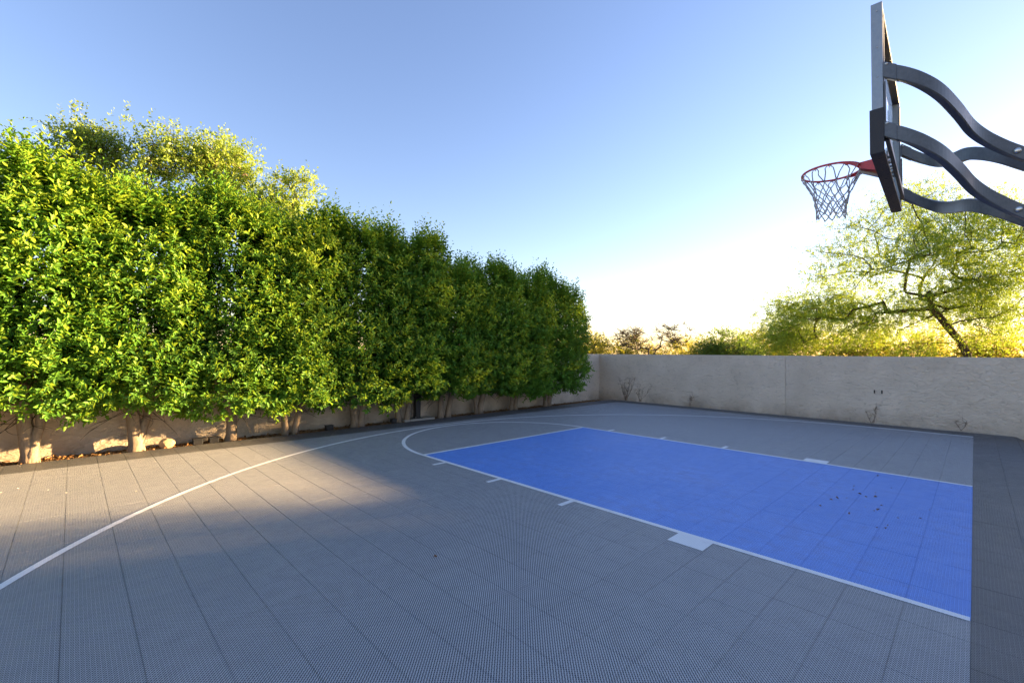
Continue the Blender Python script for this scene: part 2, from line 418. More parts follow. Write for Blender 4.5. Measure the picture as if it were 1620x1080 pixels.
# ------------------------------------------------------------------ clipped hedge of ficus trees
HG = 'clipped ficus trees in the hedge row'
def hedge_tree(y, top, bot, stems, label, ry=0.62, rx=0.84, dens=1.0, seed=0):
    root = empty('ficus_tree', (-7.92, y, G)); tag(root, label, 'tree', HG)
    n = int(4000 * dens); cx = 0.17
    ph = rng.uniform(0, 2*np.pi, n); tt = rng.uniform(0, 1, n) ** 0.92
    z0, z1 = bot - G, top - G
    capn = int(n * .13); tt[:capn] = 1 - rng.uniform(0, .06, capn)
    c, s = np.cos(ph), np.sin(ph)
    plan = (np.abs(c)**3.2 + np.abs(s)**3.2) ** (-1/3.2)
    prof = np.clip(1 - np.abs(2*tt - 1) ** 3.6, 0, 1) ** .35
    prof = np.where(tt < .5, .66 + .34 * prof, .74 + .26 * prof)
    zt = z1 + .16 * np.sin(ph*2 + seed) + .10 * np.sin(ph*3 + 2*seed)
    base = np.stack([cx + rx*plan*c*prof, ry*plan*s*prof, z0 + (zt - z0) * tt], 1)
    rr = np.where(rng.uniform(size=n) < .10, rng.uniform(.45, 1, n), 1); rr[:capn] = np.sqrt(rng.uniform(0, 1, capn))
    dep = 1 - np.clip(rng.exponential(.12, n), 0, .5)
    lm = lump(base + np.array([0, y, 0]), 3.2, seed)
    f = (dep + .13 * lm) * rr
    mid = np.array([cx, 0, 0])
    P = base.copy(); P[:, :2] = mid[:2] + (base[:, :2] - mid[:2]) * f[:, None]
    P[:, 2] += .20 * lump(base + np.array([3, y, 1]), 4.5, seed + 5) * (tt > .8) + .13 * lump(base + np.array([1, y, 0]), 3.5, seed + 9) * (tt < .2)
    # thin the side that faces the wall
    keep = (P[:, 0] > cx - .25) | (rng.uniform(size=n) < .25); P, tt, ph, lm = P[keep], tt[keep], ph[keep], lm[keep]; n = len(P)
    nrm = np.stack([np.cos(ph), np.sin(ph), np.where(tt > .93, 1.4, np.where(tt < .12, -.5, .1))], 1)
    A = unit(unit(nrm) * .75 + np.array([0, 0, .55]) + rng.normal(0, .38, (n, 3)))
    topm = tt > .90; A[topm] = unit(A[topm] * .5 + np.array([0, 0, 1.0])); ln = rng.uniform(.12, .26, n); ln[topm] *= rng.uniform(.8, 2.4, topm.sum())
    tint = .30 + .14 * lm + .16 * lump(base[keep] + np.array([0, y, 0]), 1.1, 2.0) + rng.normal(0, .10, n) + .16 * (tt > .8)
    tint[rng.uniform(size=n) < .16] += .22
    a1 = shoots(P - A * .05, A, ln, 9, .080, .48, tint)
    # long upright leaders standing proud of the clipped top
    nl = int(95 * dens); al = rng.uniform(0, 6.28, nl); rl = np.sqrt(rng.uniform(0, 1, nl)) * .8
    Pl = np.stack([cx + rx*rl*np.cos(al), ry*rl*np.sin(al), z1 - .18 - .30*rl**3 + rng.normal(0, .05, nl)], 1)
    Al = unit(np.array([0, 0, 1.0]) + rng.normal(0, .16, (nl, 3))); a3 = shoots(Pl, Al, rng.uniform(.30, .66, nl), 19, .068, .44, .42 + rng.normal(0, .1, nl), .4, .55)
    # sparse inner leaves
    ni = int(600 * dens); q = np.stack([cx + rng.uniform(-.55, .55, ni)*rx, rng.uniform(-.7, .7, ni)*ry, rng.uniform(z0 + .2, z1 - .2, ni)], 1)
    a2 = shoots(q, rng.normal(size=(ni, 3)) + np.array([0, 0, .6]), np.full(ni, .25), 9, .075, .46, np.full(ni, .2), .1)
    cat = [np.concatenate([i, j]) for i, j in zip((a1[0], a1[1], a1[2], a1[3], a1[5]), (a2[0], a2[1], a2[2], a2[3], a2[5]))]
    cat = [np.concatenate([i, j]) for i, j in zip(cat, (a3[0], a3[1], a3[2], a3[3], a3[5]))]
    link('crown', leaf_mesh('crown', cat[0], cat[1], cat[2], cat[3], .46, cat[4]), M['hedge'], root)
    # stems and boughs
    b = MB()
    for (dx, dy, r, hx, hy) in stems:
        pts = [Vector((dx, dy, -.06)), Vector((dx*.9, dy*.95, .12)), Vector((dx + hx*.35, dy + hy*.35, .45)), Vector((dx + hx*.7, dy + hy*.7, .9)), Vector((cx*.6 + hx, dy + hy, 1.7)), Vector((cx + hx, dy + hy*1.4, z1 - .5))]
        pts = [p + Vector((random.gauss(0, .012), random.gauss(0, .012), 0)) for p in pts]
        b.tube(pts, [r*1.35, r*1.04, r*.95, r*.8, r*.5, r*.15], 10)
        for k in range(6):
            q = pts[3].lerp(pts[5], random.uniform(-.15, .8)); a = random.uniform(0, 6.28)
            e = Vector((cx + rx*.8*math.cos(a), ry*.8*math.sin(a), q.z + random.uniform(.2, .7)))
            b.tube(wiggle(q, e, 4, .06), [r*.33, r*.27, r*.2, r*.13, r*.06], 5)
    b.build('trunk', M['bark_pale'], root)
    b = MB()
    for k in range(7):      # bare twigs hanging under the crown
        a = random.uniform(-1.9, 1.9); q = Vector((0, random.uniform(-.05, .05), random.uniform(.45, .75)))
        e = Vector((.55*math.cos(a), .5*math.sin(a), random.uniform(.15, .75)))
        pts = wiggle(q, e, 5, .10); b.tube(pts, [.006, .005, .0045, .004, .003, .0015], 4)
        for _ in range(2):
            p = pts[random.randint(2, 4)]; b.tube(wiggle(p, p + Vector((random.uniform(-.05, .2), random.uniform(-.2, .2), random.uniform(-.15, .15))), 3, .1), [.003, .0025, .002, .001], 4)
    b.build('bare_twigs', M['twig'], root)
    return root
one = lambda r: [(0, 0, r, .05, 0)]
two = lambda r, g: [(0, -g, r, .04, -.10), (0.02, g, r*.95, .05, .12)]
HT = [  # y, top, bottom, stems, label, half width
 (-5.55, 2.9, .50, one(.08), 'ficus tree of the hedge at the photo\'s left edge, its trunk out of view', .62),
 (-4.62, 2.95, .55, one(.08), 'ficus tree of the hedge cut by the left edge of the photo, lit yellow', .62),
 (-3.67, 3.12, .60, [(0, 0, .078, -.02, -.12), (0.03, .02, .05, .06, .12)], 'leftmost ficus of the hedge with its forked trunk in view, sunlit leaves', .62),
 (-2.69, 3.22, .56, [(0, 0, .078, .05, -.08), (.01, .05, .05, .04, .16)], 'ficus with a thick pale sunlit trunk, second trunk from the left', .60),
 (-1.56, 3.30, .42, one(.07), 'ficus with a single trunk beside two black boxes, third trunk from the left', .66),
 (-0.72, 3.28, .50, two(.05, .07), 'ficus with two slim pale stems, fourth trunk from the left', .60),
 (0.46, 3.33, .36, two(.065, .055), 'ficus with two stems fused at the base, fifth trunk from the left', .70),
 (1.40, 3.26, .50, two(.06, .085), 'ficus with two stems just left of the black post', .58),
 (2.42, 2.92, .38, two(.065, .085), 'ficus with two stems just right of the black post', .60),
 (3.44, 2.98, .46, [(0, .02, .07, .05, .05), (-.03, -.13, .04, .02, -.1)], 'ficus with a dark and a pale stem, third from the hedge\'s right end', .62),
 (4.50, 3.04, .32, two(.05, .06), 'ficus with two short slim stems, second from the hedge\'s right end', .62),
 (5.75, 2.86, .40, two(.06, .06), 'ficus at the right end of the hedge nearest the far wall', .66)]
for k, (y, top, bot, st, lab, ry) in enumerate(HT):
    hedge_tree(y, top - .04, bot, st, lab, ry * 1.22, .84 if k < 10 else .80, 1.15 if 1 <= k < 8 else 1.0, seed=k * 3.7)

# ------------------------------------------------------------------ grown trees
def grow(trunk, targets, r0=.02, amp=.06, sag=.03):
    """join each target to the nearest limb already grown; returns polylines with radii"""
    nodes = [Vector(q) for q in trunk]; par = [-1] + list(range(len(trunk) - 1)); paths = [list(range(len(trunk)))]
    top = nodes[-1]
    for tg in sorted([Vector(q) for q in targets], key=lambda q: (q - top).length):
        best = min(range(2, len(nodes)), key=lambda i: (nodes[i] - tg).length + (0.6 if nodes[i].z > tg.z + .3 else 0))
        pts = wiggle(nodes[best], tg, 4, amp, sag); ids = [best]
        for q in pts[1:]:
            nodes.append(q); par.append(ids[-1]); ids.append(len(nodes) - 1)
        paths.append(ids)
    cnt = [0] * len(nodes)
    kids = set(par)
    for i in range(len(nodes)):
        if i not in kids:
            j = i
            while j >= 0: cnt[j] += 1; j = par[j]
    rad = [r0 * max(c, .4) ** .47 for c in cnt]
    return nodes, paths, rad

def cloud(ells, n):
    """n points through a set of ellipsoids (cx,cy,cz,rx,ry,rz,weight)"""
    w = np.array([e[6] for e in ells], float); w /= w.sum(); k = rng.choice(len(ells), n, p=w); e = np.array(ells)[k]
    d = unit(rng.normal(size=(n, 3))) * (rng.uniform(.12, 1, (n, 1)) ** .45)
    return e[:, :3] + d * e[:, 3:6]

def tree(name, base, trunk, ells, ntar, label, leafm, barkm, cat='tree', group=None, nsh=14, nleaf=9, leaf=.07, ratio=.5, sh=.35, r0=.02,
         rtrunk=None, droop=0.0, tint=.4, simple=True, spread=.8, clump=.35, amp=.06):
    root = empty(name, base); tag(root, label, cat, group)
    tg = cloud(ells, ntar); nodes, paths, rad = grow(trunk, tg, r0, amp)
    b = MB()
    for ids in paths:
        rr = [rad[i] for i in ids]
        if ids is paths[0]: rr[0] *= 1.5
        else: rr[0] = min(rr[0], rr[1] * 1.25)
        b.tube([nodes[i] for i in ids], rr, 7 if ids is paths[0] or max(rr) > .04 else 5, caps=False)
    n = ntar * nsh
    P = np.repeat(tg, nsh, 0) + np.clip(rng.normal(0, 1, (n, 3)), -1.7, 1.7) * clump * np.array([1, 1, .7])
    ctr = np.average(np.array([e[:3] for e in ells]), axis=0, weights=[e[6] for e in ells])
    A = unit(unit(P - ctr) * .6 + rng.normal(0, .6, (n, 3)) + np.array([0, 0, .25 - droop]))
    a = shoots(P, A, rng.uniform(.6, 1.3, n) * sh, nleaf, leaf, ratio, tint + rng.normal(0, .16, n) + np.repeat(rng.normal(0, .13, ntar), nsh), .2, spread)
    link('crown', leaf_mesh('crown', a[0], a[1], a[2], a[3], ratio, a[5], simple=simple), leafm, root)
    # fine twigs to the clumps
    for i in rng.choice(n, min(n, ntar * 3), replace=False):
        b.tube(wiggle(tg[i // nsh], P[i] + A[i] * sh * .6, 2, .08), [r0*.55, r0*.4, r0*.2], 3, caps=False)
    b.build('trunk', barkm, root)
    return root

# trees with golden light behind the hedge
tree('ash_tree', (-14.9, -2.9, G), [(0, 0, 0), (.1, 0, 1.5), (.1, .2, 3), (.2, .2, 4.2), (.2, .2, 5.0)],
     [(-.1, -.1, 6.05, .60, .60, .90, 3), (-1.15, -1.2, 5.7, .55, .55, .55, 1.1), (.95, 1.0, 6.2, .45, .45, .80, 1.6), (.3, .4, 4.9, .9, .9, .5, 1.5), (-1.9, -2.0, 5.0, .6, .6, .7, 1.2)], 110,
     'tall airy tree behind the hedge at far left, sunlit golden crown', M['gold'], M['bark_mid'], group='trees rising behind the hedge', nsh=34, nleaf=9, leaf=.078, ratio=.6, sh=.24, clump=.25, tint=.5, r0=.010)
tree('ash_tree', (-14.2, -.75, G), [(0, 0, 0), (0, .1, 1.5), (.1, 0, 3), (0, 0, 4.4), (0, .05, 5.2)],
     [(.15, .2, 6.2, .75, .75, .95, 3), (-.1, -.2, 4.9, .8, .8, .5, 1)], 62,
     'tall golden tree behind the hedge with the round crown, right of the widest one', M['gold'], M['bark_mid'], group='trees rising behind the hedge', nsh=34, nleaf=9, leaf=.078, ratio=.6, sh=.24, clump=.25, tint=.55, r0=.011)
tree('ash_tree', (-12.75, .75, G), [(0, 0, 0), (0, 0, 1.6), (.1, .1, 3), (.1, .1, 4)],
     [(-.05, 0, 5.6, .42, .42, .75, 2), (-.5, -.5, 5.2, .5, .5, .5, 1)], 36,
     'smaller tree top poking over the hedge right of the tall golden trees', M['gold'], M['bark_mid'], group='trees rising behind the hedge', nsh=30, nleaf=9, leaf=.078, ratio=.6, sh=.24, clump=.22, tint=.5, r0=.011)

# mesquite beyond the far wall
mesq = [(-1.0, 0, 4.6, 3.8, 2.8, 3.25, 6), (-4.3, 0, 3.1, 2.5, 2.0, 1.3, 2.0), (-5.8, 0, 2.3, 1.2, 1.5, .8, .7), (.7, 0, 5.0, 1.9, 2.2, 2.7, 2.0)]
tree('mesquite_tree', (-0.35, 20.0, G), [(0, 0, 0), (.1, 0, .8), (.25, .1, 1.4), (.05, .1, 2.0), (-.3, 0, 2.6), (-.7, -.1, 3.3)], mesq, 310,
     'large feathery mesquite tree with dark crooked trunk beyond the far wall', M['mesq'], M['bark_dark'], nsh=50, nleaf=14, leaf=.095, ratio=.28, sh=.42, r0=.0125, droop=.5, tint=.46, spread=.9, clump=.46, amp=.06)

# unseen tree added at right; its shade softens the sunny strip's near edge
tree('mesquite_tree', (9.4, 24.0, G), [(0, 0, 0), (.05, 0, .7), (-.1, .1, 1.4), (.1, .1, 2.2), (0, 0, 3.0)], [(0, 0, 4.2, 1.7, 2.2, 2.2, 3), (.4, 0, 2.4, 1.8, 2.2, 1.1, 2), (.9, 0, 5.4, 1.6, 2.0, 1.4, 2)], 150,
     'smaller mesquite tree added out of view, right of the large one, to soften the shade edge', M['mesq'], M['bark_dark'], nsh=40, nleaf=12, leaf=.12, ratio=.32, sh=.42, r0=.010, droop=.4, tint=.42, spread=.9, clump=.36, amp=.09)

# shrubs and small trees along the skyline beyond the wall
SG = 'shrubs along the skyline beyond the far wall'
def shrub(x, y, h, w, label, mat, tint=.5, n=60, nsh=22, leaf=.12, ratio=.4, name='desert_shrub', bark='twig'):
    tree(name, (x, y, G), [(0, 0, 0), (.05, 0, h*.12), (0, .05, h*.25), (.05, 0, h*.36)], [(0, 0, h*.62, w, w*.8, h*.36, 2), (-w*.5, 0, h*.5, w*.6, w*.6, h*.28, 1), (w*.5, .1, h*.52, w*.6, w*.6, h*.3, 1)], n,
         label, M[mat], M[bark], 'shrub', SG, nsh=nsh, nleaf=11, leaf=leaf, ratio=ratio, sh=.38, r0=.012, tint=tint, spread=.9, clump=.28)
shrub(-20.4, 19.6, 3.4, 1.5, 'pale yellow bush just right of the hedge end, behind the wall corner', 'shrub', .6)
shrub(-17.2, 19.8, 3.0, 1.9, 'bright yellow bush behind the wall left of the bare branched shrub', 'shrub', .75)
shrub(-9.8, 23.6, 2.9, 1.6, 'dense green bush right of the bare branched shrub', 'green', .5, 60, 34, .1, .5)
shrub(-9.4, 27.5, 3.2, 1.3, 'hazy tan bush between the green bush and the mesquite', 'shrub', .55)
shrub(-5.6, 25.5, 2.9, 1.9, 'yellow backlit bush under the mesquite\'s left branches', 'shrub', .7, 70)
shrub(-2.6, 26.5, 3.1, 1.9, 'yellow backlit bush left of the mesquite trunk', 'shrub', .75, 70)
shrub(1.2, 25.0, 3.0, 1.8, 'yellow backlit bush right of the mesquite trunk', 'shrub', .85, 70)
shrub(-13.6, 28.0, 2.6, 2.6, 'low yellow bush in the distance behind the bare branched shrub', 'shrub', .7, 70)

shrub(-15.6, 23.5, 2.5, 1.5, 'low yellow green bush left of and behind the bare branched shrub', 'shrub', .6, 44)
shrub(-11.6, 25.5, 2.45, 1.5, 'low yellow green bush right of and behind the bare branched shrub', 'shrub', .6, 44)
shrub(-18.8, 22.5, 2.7, 1.4, 'low olive bush between the pale and the bright yellow bush', 'shrub', .45, 44)
# bare branched shrub
root = empty('bare_shrub', (-13.6, 21.6, G)); tag(root, 'nearly leafless shrub with dark tangled branches above the far wall', 'shrub')
tg = cloud([(0, 0, 2.3, 2.5, 1.2, 1.0, 2), (-1.3, 0, 2.4, 1.1, .8, .7, 1), (1.6, .1, 2.6, 1.2, .8, .8, 1)], 80)
nodes, paths, rad = grow([(0, 0, 0), (.05, 0, .4), (-.05, 0, .8), (0, .05, 1.15)], tg, .011, .10, .02)
b = MB()
for ids in paths: b.tube([nodes[i] for i in ids], [rad[i] for i in ids], 5, caps=False)
for q in tg:
    for _ in range(14):
        e = Vector(q) + Vector((random.gauss(0, .30), random.gauss(0, .25), random.uniform(-.15, .5))); b.tube(wiggle(q, e, 3, .1), [.011, .010, .008, .005], 3, caps=False)
b.build('branches', M['twig'], root)
n = 1000; P = np.repeat(tg, 13, 0)[:n] + rng.normal(0, .2, (n, 3))
a = shoots(P, rng.normal(size=(n, 3)) + np.array([0, 0, .5]), np.full(n, .12), 3, .05, .4, np.full(n, .35))
link('leaves', leaf_mesh('leaves', a[0], a[1], a[2], a[3], .4, a[5], simple=True), M['green'], root)

# ------------------------------------------------------------------ black post in the hedge
root = empty('square_post', (-31.35*U, 6.95*U, G)); tag(root, 'black square metal post on a concrete pad among the hedge trunks', 'post')
q = MB(); q.box((-.055, -.055, .05), (.055, .055, 2.9), .006); q.build('post', M['black'], root)
q = MB(); q.box((-.085, -.085, .055), (.085, .085, .068), .003); q.build('base_plate', M['black'], root)
for sx in (-.07, .07):
    for sy in (-.07, .07):
        q = MB(); q.tube([(sx, sy, .066), (sx, sy, .084)], .009, 6); q.build('bolt', M['bolt'], root)
q = MB(); q.box((-.16, -.36, -.04), (.13, .36, .054), .008); q.build('concrete_pad', M['concrete'], root)

# ------------------------------------------------------------------ basketball hoop
hx0, hy0 = -1.944 * U, 6.7 * U
PX = 1.40                                        # pole behind the face of the board (local metres)
rz = math.radians(1.9)
hoop = empty('basketball_hoop', (hx0 + PX*math.cos(rz), hy0 + PX*math.sin(rz), G), rz)
tag(hoop, 'basketball hoop with clear backboard, red rim, white net and curved charcoal arms', 'hoop')
Z0, Z1, HW, DEP = 11.113*U - G, 15.44*U - G, 0.89, 0.066
def L(x, y, z): return (x - PX, y, z)            # x measured back from the board's face
def hb(name, a, b, mat, bev=.004, parent=None):
    q = MB(); q.box(L(*a), L(*b), bev); return q.build(name, M[mat], parent or hoop)
bd = hb('backboard', (.012, -HW + .03, Z0 + .03), (.022, HW - .03, Z1 - .03), 'glass', 0)
FWD = .030
for s in (-1, 1):
    hb('frame_side', (0, min(s*HW, s*(HW-FWD)), Z0 + .001), (DEP, max(s*HW, s*(HW-FWD)), Z1 - .001), 'frame', .003)
    hb('frame_flange', (DEP - .004, min(s*(HW-FWD-.001), s*(HW-.085)), Z0 + .09), (DEP + .004, max(s*(HW-FWD-.001), s*(HW-.085)), Z1 - .09), 'frame_dark', .001)
hb('frame_top', (.001, -HW + FWD, Z1 - FWD), (DEP - .001, HW - FWD, Z1 - .002), 'frame_dark', .003)
hb('frame_bottom', (.001, -HW + FWD, Z0 + .002), (DEP - .001, HW - FWD, Z0 + FWD), 'frame_dark', .003)
hb('seal', (.004, -HW + FWD, Z0 + FWD + .001), (.034, HW - FWD, Z0 + FWD + .012), 'seal', 0)
# screws in the near frame side
for z in (.06, .33, .55): 
    q = MB(); q.tube([L(.035, -HW - .003, Z1 - z), L(.035, -HW + .004, Z1 - z)], .005, 8); q.build('screw', M['bolt'], hoop)
# pad wrapping the lower edge
q = MB(); q.box(L(-.012, -HW - .012, Z0 - .020), L(DEP + .006, HW + .012, Z0 - .001), .006)
q.box(L(-.012, -HW - .013, Z0 - .004), L(-.002, HW + .013, Z0 + .05), .003)
pad = q.build('bottom_pad', M['pad'], hoop)
for s in (-1, 1):
    q = MB(); y0, y1 = sorted((s*(HW + .013), s*(HW + .002))); q.box(L(-.013, y0, Z0 - .018), L(DEP + .004, y1, Z0 + .31), .005); q.box(L(-.013, min(s*HW, s*(HW-.05)), Z0 + .02), L(-.002, max(s*HW, s*(HW-.05)), Z0 + .31), .003)
    o = q.build('corner_pad', M['pad'], hoop)
for k in range(7):
    y = -HW + .12 + k * (2*HW - .24) / 6; q = MB(); q.tube([L(.03, y, Z0 - .0225), L(.03, y, Z0 - .018)], .008, 8); q.build('pad_screw', M['black'], hoop)
# arms: four rectangular tubes, S curved in plan, sloping down to the pole
curve = [(.29, 3.42), (.75, 3.50), (1.12, 3.36), (1.45, 2.95), (1.78, 2.1), (2.05, 1.22), (2.35, .74), (2.75, .48), (3.2, .40), (3.8, .38), (5.55, .38)]
def spline(P, n):
    P = [np.array(q) for q in P]; P = [2*P[0]-P[1]] + P + [2*P[-1]-P[-2]]; out = []
    for i in range(1, len(P) - 2):
        for k in range(n):
            t = k / n; a, b_, c, d = P[i-1:i+3]
            out.append(.5*((2*b_) + (-a + c)*t + (2*a - 5*b_ + 4*c - d)*t*t + (-a + 3*b_ - 3*c + d)*t**3))
    out.append(P[-2]); return out
SL, AH, AW = .80, .110, .048
def arm(sign, ztop, mat, ends):
    pts = [Vector((q[0]*U - PX, sign*q[1]*U, ztop - SL*(q[0] - .29)*U - G)) for q in spline(curve, 5)]
    def extrude(pts, w, h):
        vs = []; fs = []; n = len(pts); bv = .007
        for i, p in enumerate(pts):
            t = pts[min(i+1, n-1)] - pts[max(i-1, 0)]; d = Vector((t.x, t.y, 0)).normalized(); nn = Vector((-d.y, d.x, 0))
            for (a, c) in [(-1, -1), (1, -1), (1, 1), (-1, 1)]:
                for (da, dc) in ([(1, 0), (0, 1)] if a*c < 0 else [(0, 1), (1, 0)]):
                    vs.append(p + nn * (a*(w/2 - bv*da)) + Vector((0, 0, c*(h/2 - bv*dc))))
        for i in range(n - 1):
            for k in range(8):
                l = (k + 1) % 8; fs.append((8*i + k, 8*i + l, 8*i + 8 + l, 8*i + 8 + k))
        fs += [tuple(range(8))[::-1], tuple(range(8*n - 8, 8*n))]
        q = MB(); q.add(vs, fs); return q
    o = extrude(pts, AW, AH).build('arm', M['arm'], hoop)
    extrude(pts[:4], AW + .008, AH + .008).build('end_sleeve', M['arm'], o); p = pts[0]
    q = MB(); q.tube([(p.x + .012, p.y - AW/2 - .014, p.z + .03), (p.x + .012, p.y + AW/2 + .014, p.z + .03)], .009, 10); q.build('bolt', M['bolt'], o)
    return pts
for zt in (13.43*U, 11.72*U):
    for s in (-1, 1):
        pts = arm(s, zt, 'arm', 0)
    # spacer bolts through the narrow part
    for xq in (3.02,):
        z = zt - SL*(xq - .29)*U - G
        for sg in (-1, 1):
            y = sg * (.43*U + AW/2); q = MB(); q.tube([(xq*U - PX, y - sg*.012, z), (xq*U - PX, y, z), (xq*U - PX, y + sg*.012, z), (xq*U - PX, y + sg*.017, z)], [.021, .021, .019, .010], 14); q.build('arm_bolt', M['bolt'], hoop)
# upright bars at the back of the board
for s in (-1, 1):
    hb('upright', (DEP + .004, s*3.42*U - .02, Z0 + .12), (DEP + .014, s*3.42*U + .02, Z0 + .50), 'frame_dark', .002)
hb('cross_bar', (DEP + .004, -3.42*U + .022, Z0 + .08), (DEP + .030, 3.42*U - .022, Z0 + .12), 'frame_dark', .002)
# pole
q = MB(); q.box((-.076, -.076, .03), (.076, .076, 2.66), .012); q.build('pole', M['black'], hoop)
q = MB(); q.box((-.2, -.2, .0), (.2, .2, .03), .004); q.build('base_plate', M['black'], hoop)
# rim: ring, neck and mounting plate
RZ = 12.0*U - G; RR = .2286; RX = -(.152 + RR)
n = 48; q = MB(); q.tube([L(RX + RR*math.cos(2*math.pi*k/n), RR*math.sin(2*math.pi*k/n), RZ) for k in range(n)], .0095, 10, closed=True)
rim = q.build('rim', M['rim'], hoop)
for s_ in (-1, 1):      # side flares from the ring back to the neck
    q = MB(); p = [L(RX + RR*math.cos(a), s_*RR*math.sin(a), RZ) for a in np.linspace(1.25, .28, 10)]; vs_ = []; n_ = len(p)
    for i, a in enumerate(p):
        h = .012 + .040*(i/9)**1.3; a = Vector(a)
        vs_ += [a + Vector((0, s_*.011, 0)), a + Vector((0, s_*.011, -h)), a + Vector((0, s_*.015, -h)), a + Vector((0, s_*.015, 0))]
    q.add(vs_, [(4*i + k, 4*i + (k+1) % 4, 4*i + 4 + (k+1) % 4, 4*i + 4 + k) for i in range(n_ - 1) for k in range(4)]); q.build('rim_flare', M['rim'], rim)
q = MB()
w0, w1 = .065, .085
vs = [L(-.165, -w0, RZ + .012), L(-.165, w0, RZ + .012), L(-.012, w1, RZ + .012), L(-.012, -w1, RZ + .012), L(-.165, -w0, RZ - .040), L(-.165, w0, RZ - .040), L(-.012, w1, RZ - .105), L(-.012, -w1, RZ - .105)]
q.add(vs, [(0, 3, 2, 1), (4, 5, 6, 7), (0, 1, 5, 4), (1, 2, 6, 5), (2, 3, 7, 6), (3, 0, 4, 7)])
q.build('rim_neck', M['rim'], rim)
hb('mounting_plate', (-.012, -.10, RZ - .14), (-.001, .10, RZ + .03), 'rim', .002, None)
q = MB(); q.tube([L(-.16, 0, RZ - .052), L(-.02, 0, RZ - .13)], .016, 8); q.build('brace', M['seal'], hoop)
for dz in (.0, -.045, -.10, -.13):
    for dy in (-.06, .06):
        q = MB(); q.tube([L(.035, dy, RZ + dz), L(.075, dy, RZ + dz)], .013, 8); q.build('mount_bolt', M['bolt'], hoop)
hb('back_plate', (.0235, -.09, RZ - .16), (.034, .09, RZ + .05), 'frame_dark', .002)
# net
NH = 12
def netp(k, lev):
    """node k (half steps) on level lev of the net"""
    hgt = [0, .052, .125, .190, .248, .305, .358, .405]; rad = [RR, .215, .178, .150, .130, .118, .112, .112]
    a = 2*math.pi*(k)/NH + .1
    jr = math.sin(k*12.9 + lev*7.3); jz = math.sin(k*4.1 + lev*2.7)
    r = rad[lev] + .006*jr; return Vector(L(RX + r*math.cos(a + .03*jz), r*math.sin(a + .03*jz), RZ - .012 - hgt[lev] + .010*jz*(lev > 0)))
q = MB()
for k in range(NH):
    # loops over the rim hooks
    top_ = netp(k, 0); l_, r_ = netp(k - .22, 0) + Vector((0, 0, -.02)), netp(k + .22, 0) + Vector((0, 0, -.02))
    q.tube([netp(k - .5, 2), netp(k - .30, 1), l_, netp(k - .1, 0) , netp(k + .1, 0), r_, netp(k + .30, 1), netp(k + .5, 2)], .0052, 5)
for lev in range(2, 7):
    off = .5 if lev % 2 == 0 else 0.0
    for k in range(NH):
        c = netp(k + off, lev)
        for s in (-.5, .5):
            e = netp(k + off + s, lev + 1); mid = (c + e) / 2 + Vector((random.gauss(0, .004), random.gauss(0, .004), -.004)); q.tube([c, mid, e], .0050, 5)
for lev in range(2, 8):
    off = .5 if lev % 2 == 0 else 0.0
    for k in range(NH):
        c = netp(k + off, lev); q.tube([c + Vector((0, 0, .006)), c, c - Vector((0, 0, .006))], [.004, .0065, .004], 5)
q.build('net', M['net'], hoop)
for k in range(NH):
    p = netp(k, 0); q = MB(); q.tube([p + Vector((0, 0, .006)), p + Vector((0, 0, -.012)), p + Vector((.008, 0, -.016))], .0035, 5); q.build('net_hook', M['rim'], rim)

# ------------------------------------------------------------------ added house, unseen at right, placed and sized to shade the near court
root = empty('added_house', (10.6, 20.0, G)); tag(root, 'added tan stucco house with tiled roof, out of view beyond the far wall, shading the near court', 'house')
q = MB(); q.box((0, 0, 0), (15, 9, 6.9), .02); q.build('wall', M['stucco'], root)
q = MB(); q.add([(-.02, -.3, 6.92), (15.5, -.3, 6.92), (15.5, 9.3, 6.92), (-.02, 9.3, 6.92), (3, 4.5, 8.4), (12, 4.5, 8.4)], [(0, 1, 5, 4), (1, 2, 5), (2, 3, 4, 5), (3, 0, 4), (3, 2, 1, 0)]); q.build('roof', M['roof'], root)
for x in (2, 6, 10):
    q = MB(); q.box((x, -.03, 1.1), (x + 1.4, -.005, 2.4), .005); f = q.build('window', M['frame'], root)
    q = MB(); q.box((x + .06, -.036, 1.16), (x + 1.34, -.031, 2.34)); q.build('pane', M['black'], f)

# ------------------------------------------------------------------ small things by the hedge and on the court
def rock(name, loc, s, mat, label, cat, seed):
    bm = bmesh.new(); bmesh.ops.create_icosphere(bm, subdivisions=2, radius=1)
    r = random.Random(seed)
    ax = [Vector((r.gauss(0, 1), r.gauss(0, 1), r.gauss(0, 1))).normalized() for _ in range(9)]; cut = [r.uniform(.62, .9) for _ in ax]
    for v in bm.verts:
        for a, c in zip(ax, cut):
            d = v.co.dot(a)
            if d > c: v.co -= a * (d - c)
        v.co = Vector((v.co.x*s[0], v.co.y*s[1], v.co.z*s[2]))
    me = bpy.data.meshes.new(name); bm.to_mesh(me); bm.free(); o = link(name, me, M[mat]); o.location = loc; tag(o, label, cat); return o
rock('rock', (-7.93, -2.34, G + .06), (.08, .10, .09), 'rock', 'rough tan rock glowing in the sun between the hedge trunks', 'rock', 3)
def blackbox(y, label, w=.12):
    root = empty('black_box', (-7.93, y, G)); tag(root, label, 'box', 'small black boxes under the hedge')
    q = MB(); q.box((-.05, -w/2, -.02), (.05, w/2, .085), .006); q.build('body', M['black'], root)
    q = MB(); q.box((-.056, -w/2 - .006, .086), (.056, w/2 + .006, .096), .003); q.build('lid', M['black'], root)
blackbox(-1.98, 'small black box on the ground, left of the pair beside the third hedge trunk')
blackbox(-1.78, 'small black box on the ground, right of the pair beside the third hedge trunk')
blackbox(-.05, 'small black box left of the fused double trunk')
blackbox(1.22, 'small black box at the left foot of the trunk beside the post')

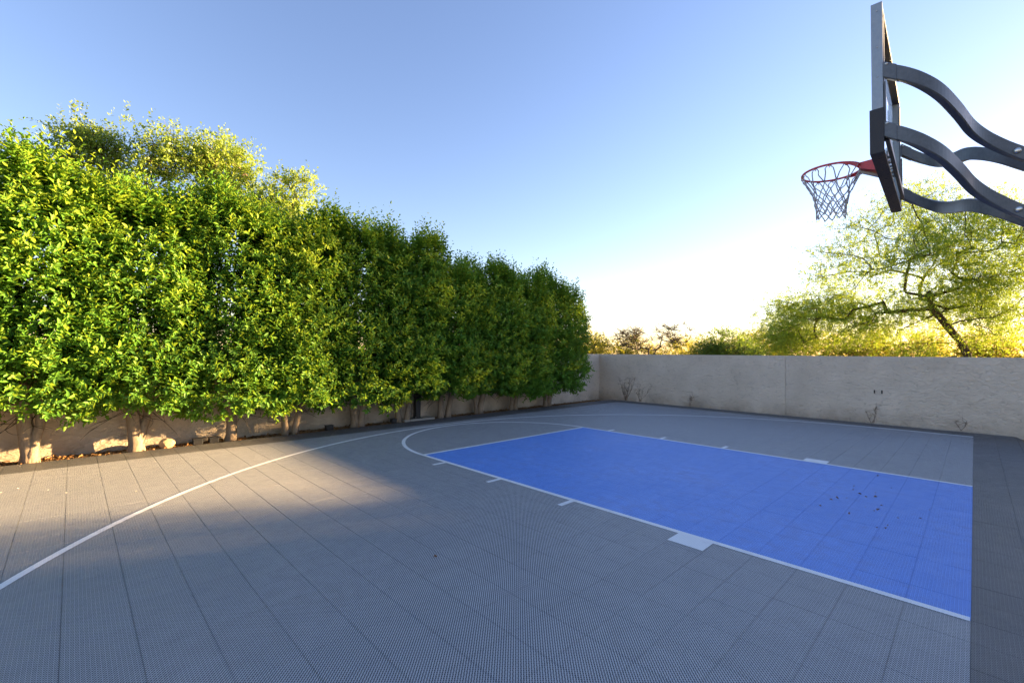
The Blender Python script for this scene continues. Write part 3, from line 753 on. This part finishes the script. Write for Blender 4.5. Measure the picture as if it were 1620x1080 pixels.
# leaf litter and gravel in the planting bed
n = 5200; P = np.stack([rng.uniform(-8.15, -7.66, n), rng.uniform(-7, 8.2, n), np.full(n, G + .006)], 1)
D = rng.normal(size=(n, 3)) * np.array([1, 1, .25]); N = np.array([0, 0, 1.0]) + rng.normal(0, .5, (n, 3))
o = link('leaf_litter', leaf_mesh('leaf_litter', P, D, N, rng.uniform(.03, .065, n), .5, rng.uniform(0, 1, n)), None)
t = NT('litter'); at = t.n('ShaderNodeAttribute', attribute_name='tint'); t.base(t.mix(at.outputs['Fac'], (0.14, 0.065, 0.025), (0.38, 0.22, 0.09)), .85, 0, .2); o.data.materials.append(t.m)
tag(o, 'brown fallen leaves covering the strip under the hedge', 'leaf litter', kind='stuff')

# fallen leaves on the court
def leafobj(name, x, y, s, mat, label, cat, group):
    me = leaf_mesh(name, np.array([[0, 0, 0.]]), np.array([[1, 0, .12]]), np.array([[0, 0, 1.]]), np.array([s]), random.uniform(.4, .7), np.array([.5]), .5)
    me.materials.append(M[mat]); o = bpy.data.objects.new(name, me); C.objects.link(o); o.location = (x, y, .006); o.rotation_euler = (random.gauss(0, .3), random.gauss(0, .3), random.uniform(0, 6.28)); tag(o, label, cat, group)
for k in range(24):
    leafobj('fallen_leaf', random.gauss(-2.4, .75) * U, random.gauss(7.4, 1.7) * U, random.uniform(.014, .034), 'dead', 'small brown dead leaf lying on the blue key near the baseline', 'leaf', 'dead leaves on the blue key')
for k in range(26):
    leafobj('pale_petal', random.uniform(-7.5, -5.4), random.uniform(-4.2, 0.5), random.uniform(.012, .022), 'speck', 'tiny pale petal fallen on the court beside the hedge', 'petal', 'petals on the court by the hedge')
leafobj('fallen_leaf', -9.6*U, -6.35*U, .03, 'dead', 'single dark dead leaf lying on the grey tiles in front', 'leaf', None)

# dried vines on the far wall
def vine(x, h, w, n, label):
    root = empty('dried_vine', (x, WY - .008, 0)); tag(root, label, 'vine', 'dried vines on the far wall')
    q = MB()
    for k in range(n):
        e = Vector((random.gauss(0, w), random.uniform(-.006, 0), h * random.uniform(.45, 1)))
        p = wiggle((random.gauss(0, .02), 0, 0), e, 6, .05); p = [Vector((a.x, max(-.012, min(.002, a.y*.1)), a.z)) for a in p]
        q.tube(p, [.0045, .004, .0035, .003, .0022, .0015, .001], 4)
        for _ in range(4):
            s = p[random.randint(2, 5)]; q.tube([s, s + Vector((random.gauss(0, .04), -.002, random.uniform(.02, .10))), s + Vector((random.gauss(0, .10), -.002, random.uniform(.05, .16)))], [.003, .0025, .001], 4)
    q.build('stems', M['vine'], root)
vine(-7.25, .85, .26, 10, 'dried brown vine stems on the far wall near its left corner')
vine(-6.75, .60, .16, 5, 'sparse dried vine twigs right of the big dried vine')
vine(-5.3, .40, .08, 3, 'small dried vine at the wall foot left of the joint')
vine(-1.45, .38, .07, 3, 'thin dried vine stem at the wall foot below the two fixings')
vine(-0.15, .34, .07, 2, 'thin dried vine stem at the wall foot, rightmost of all')
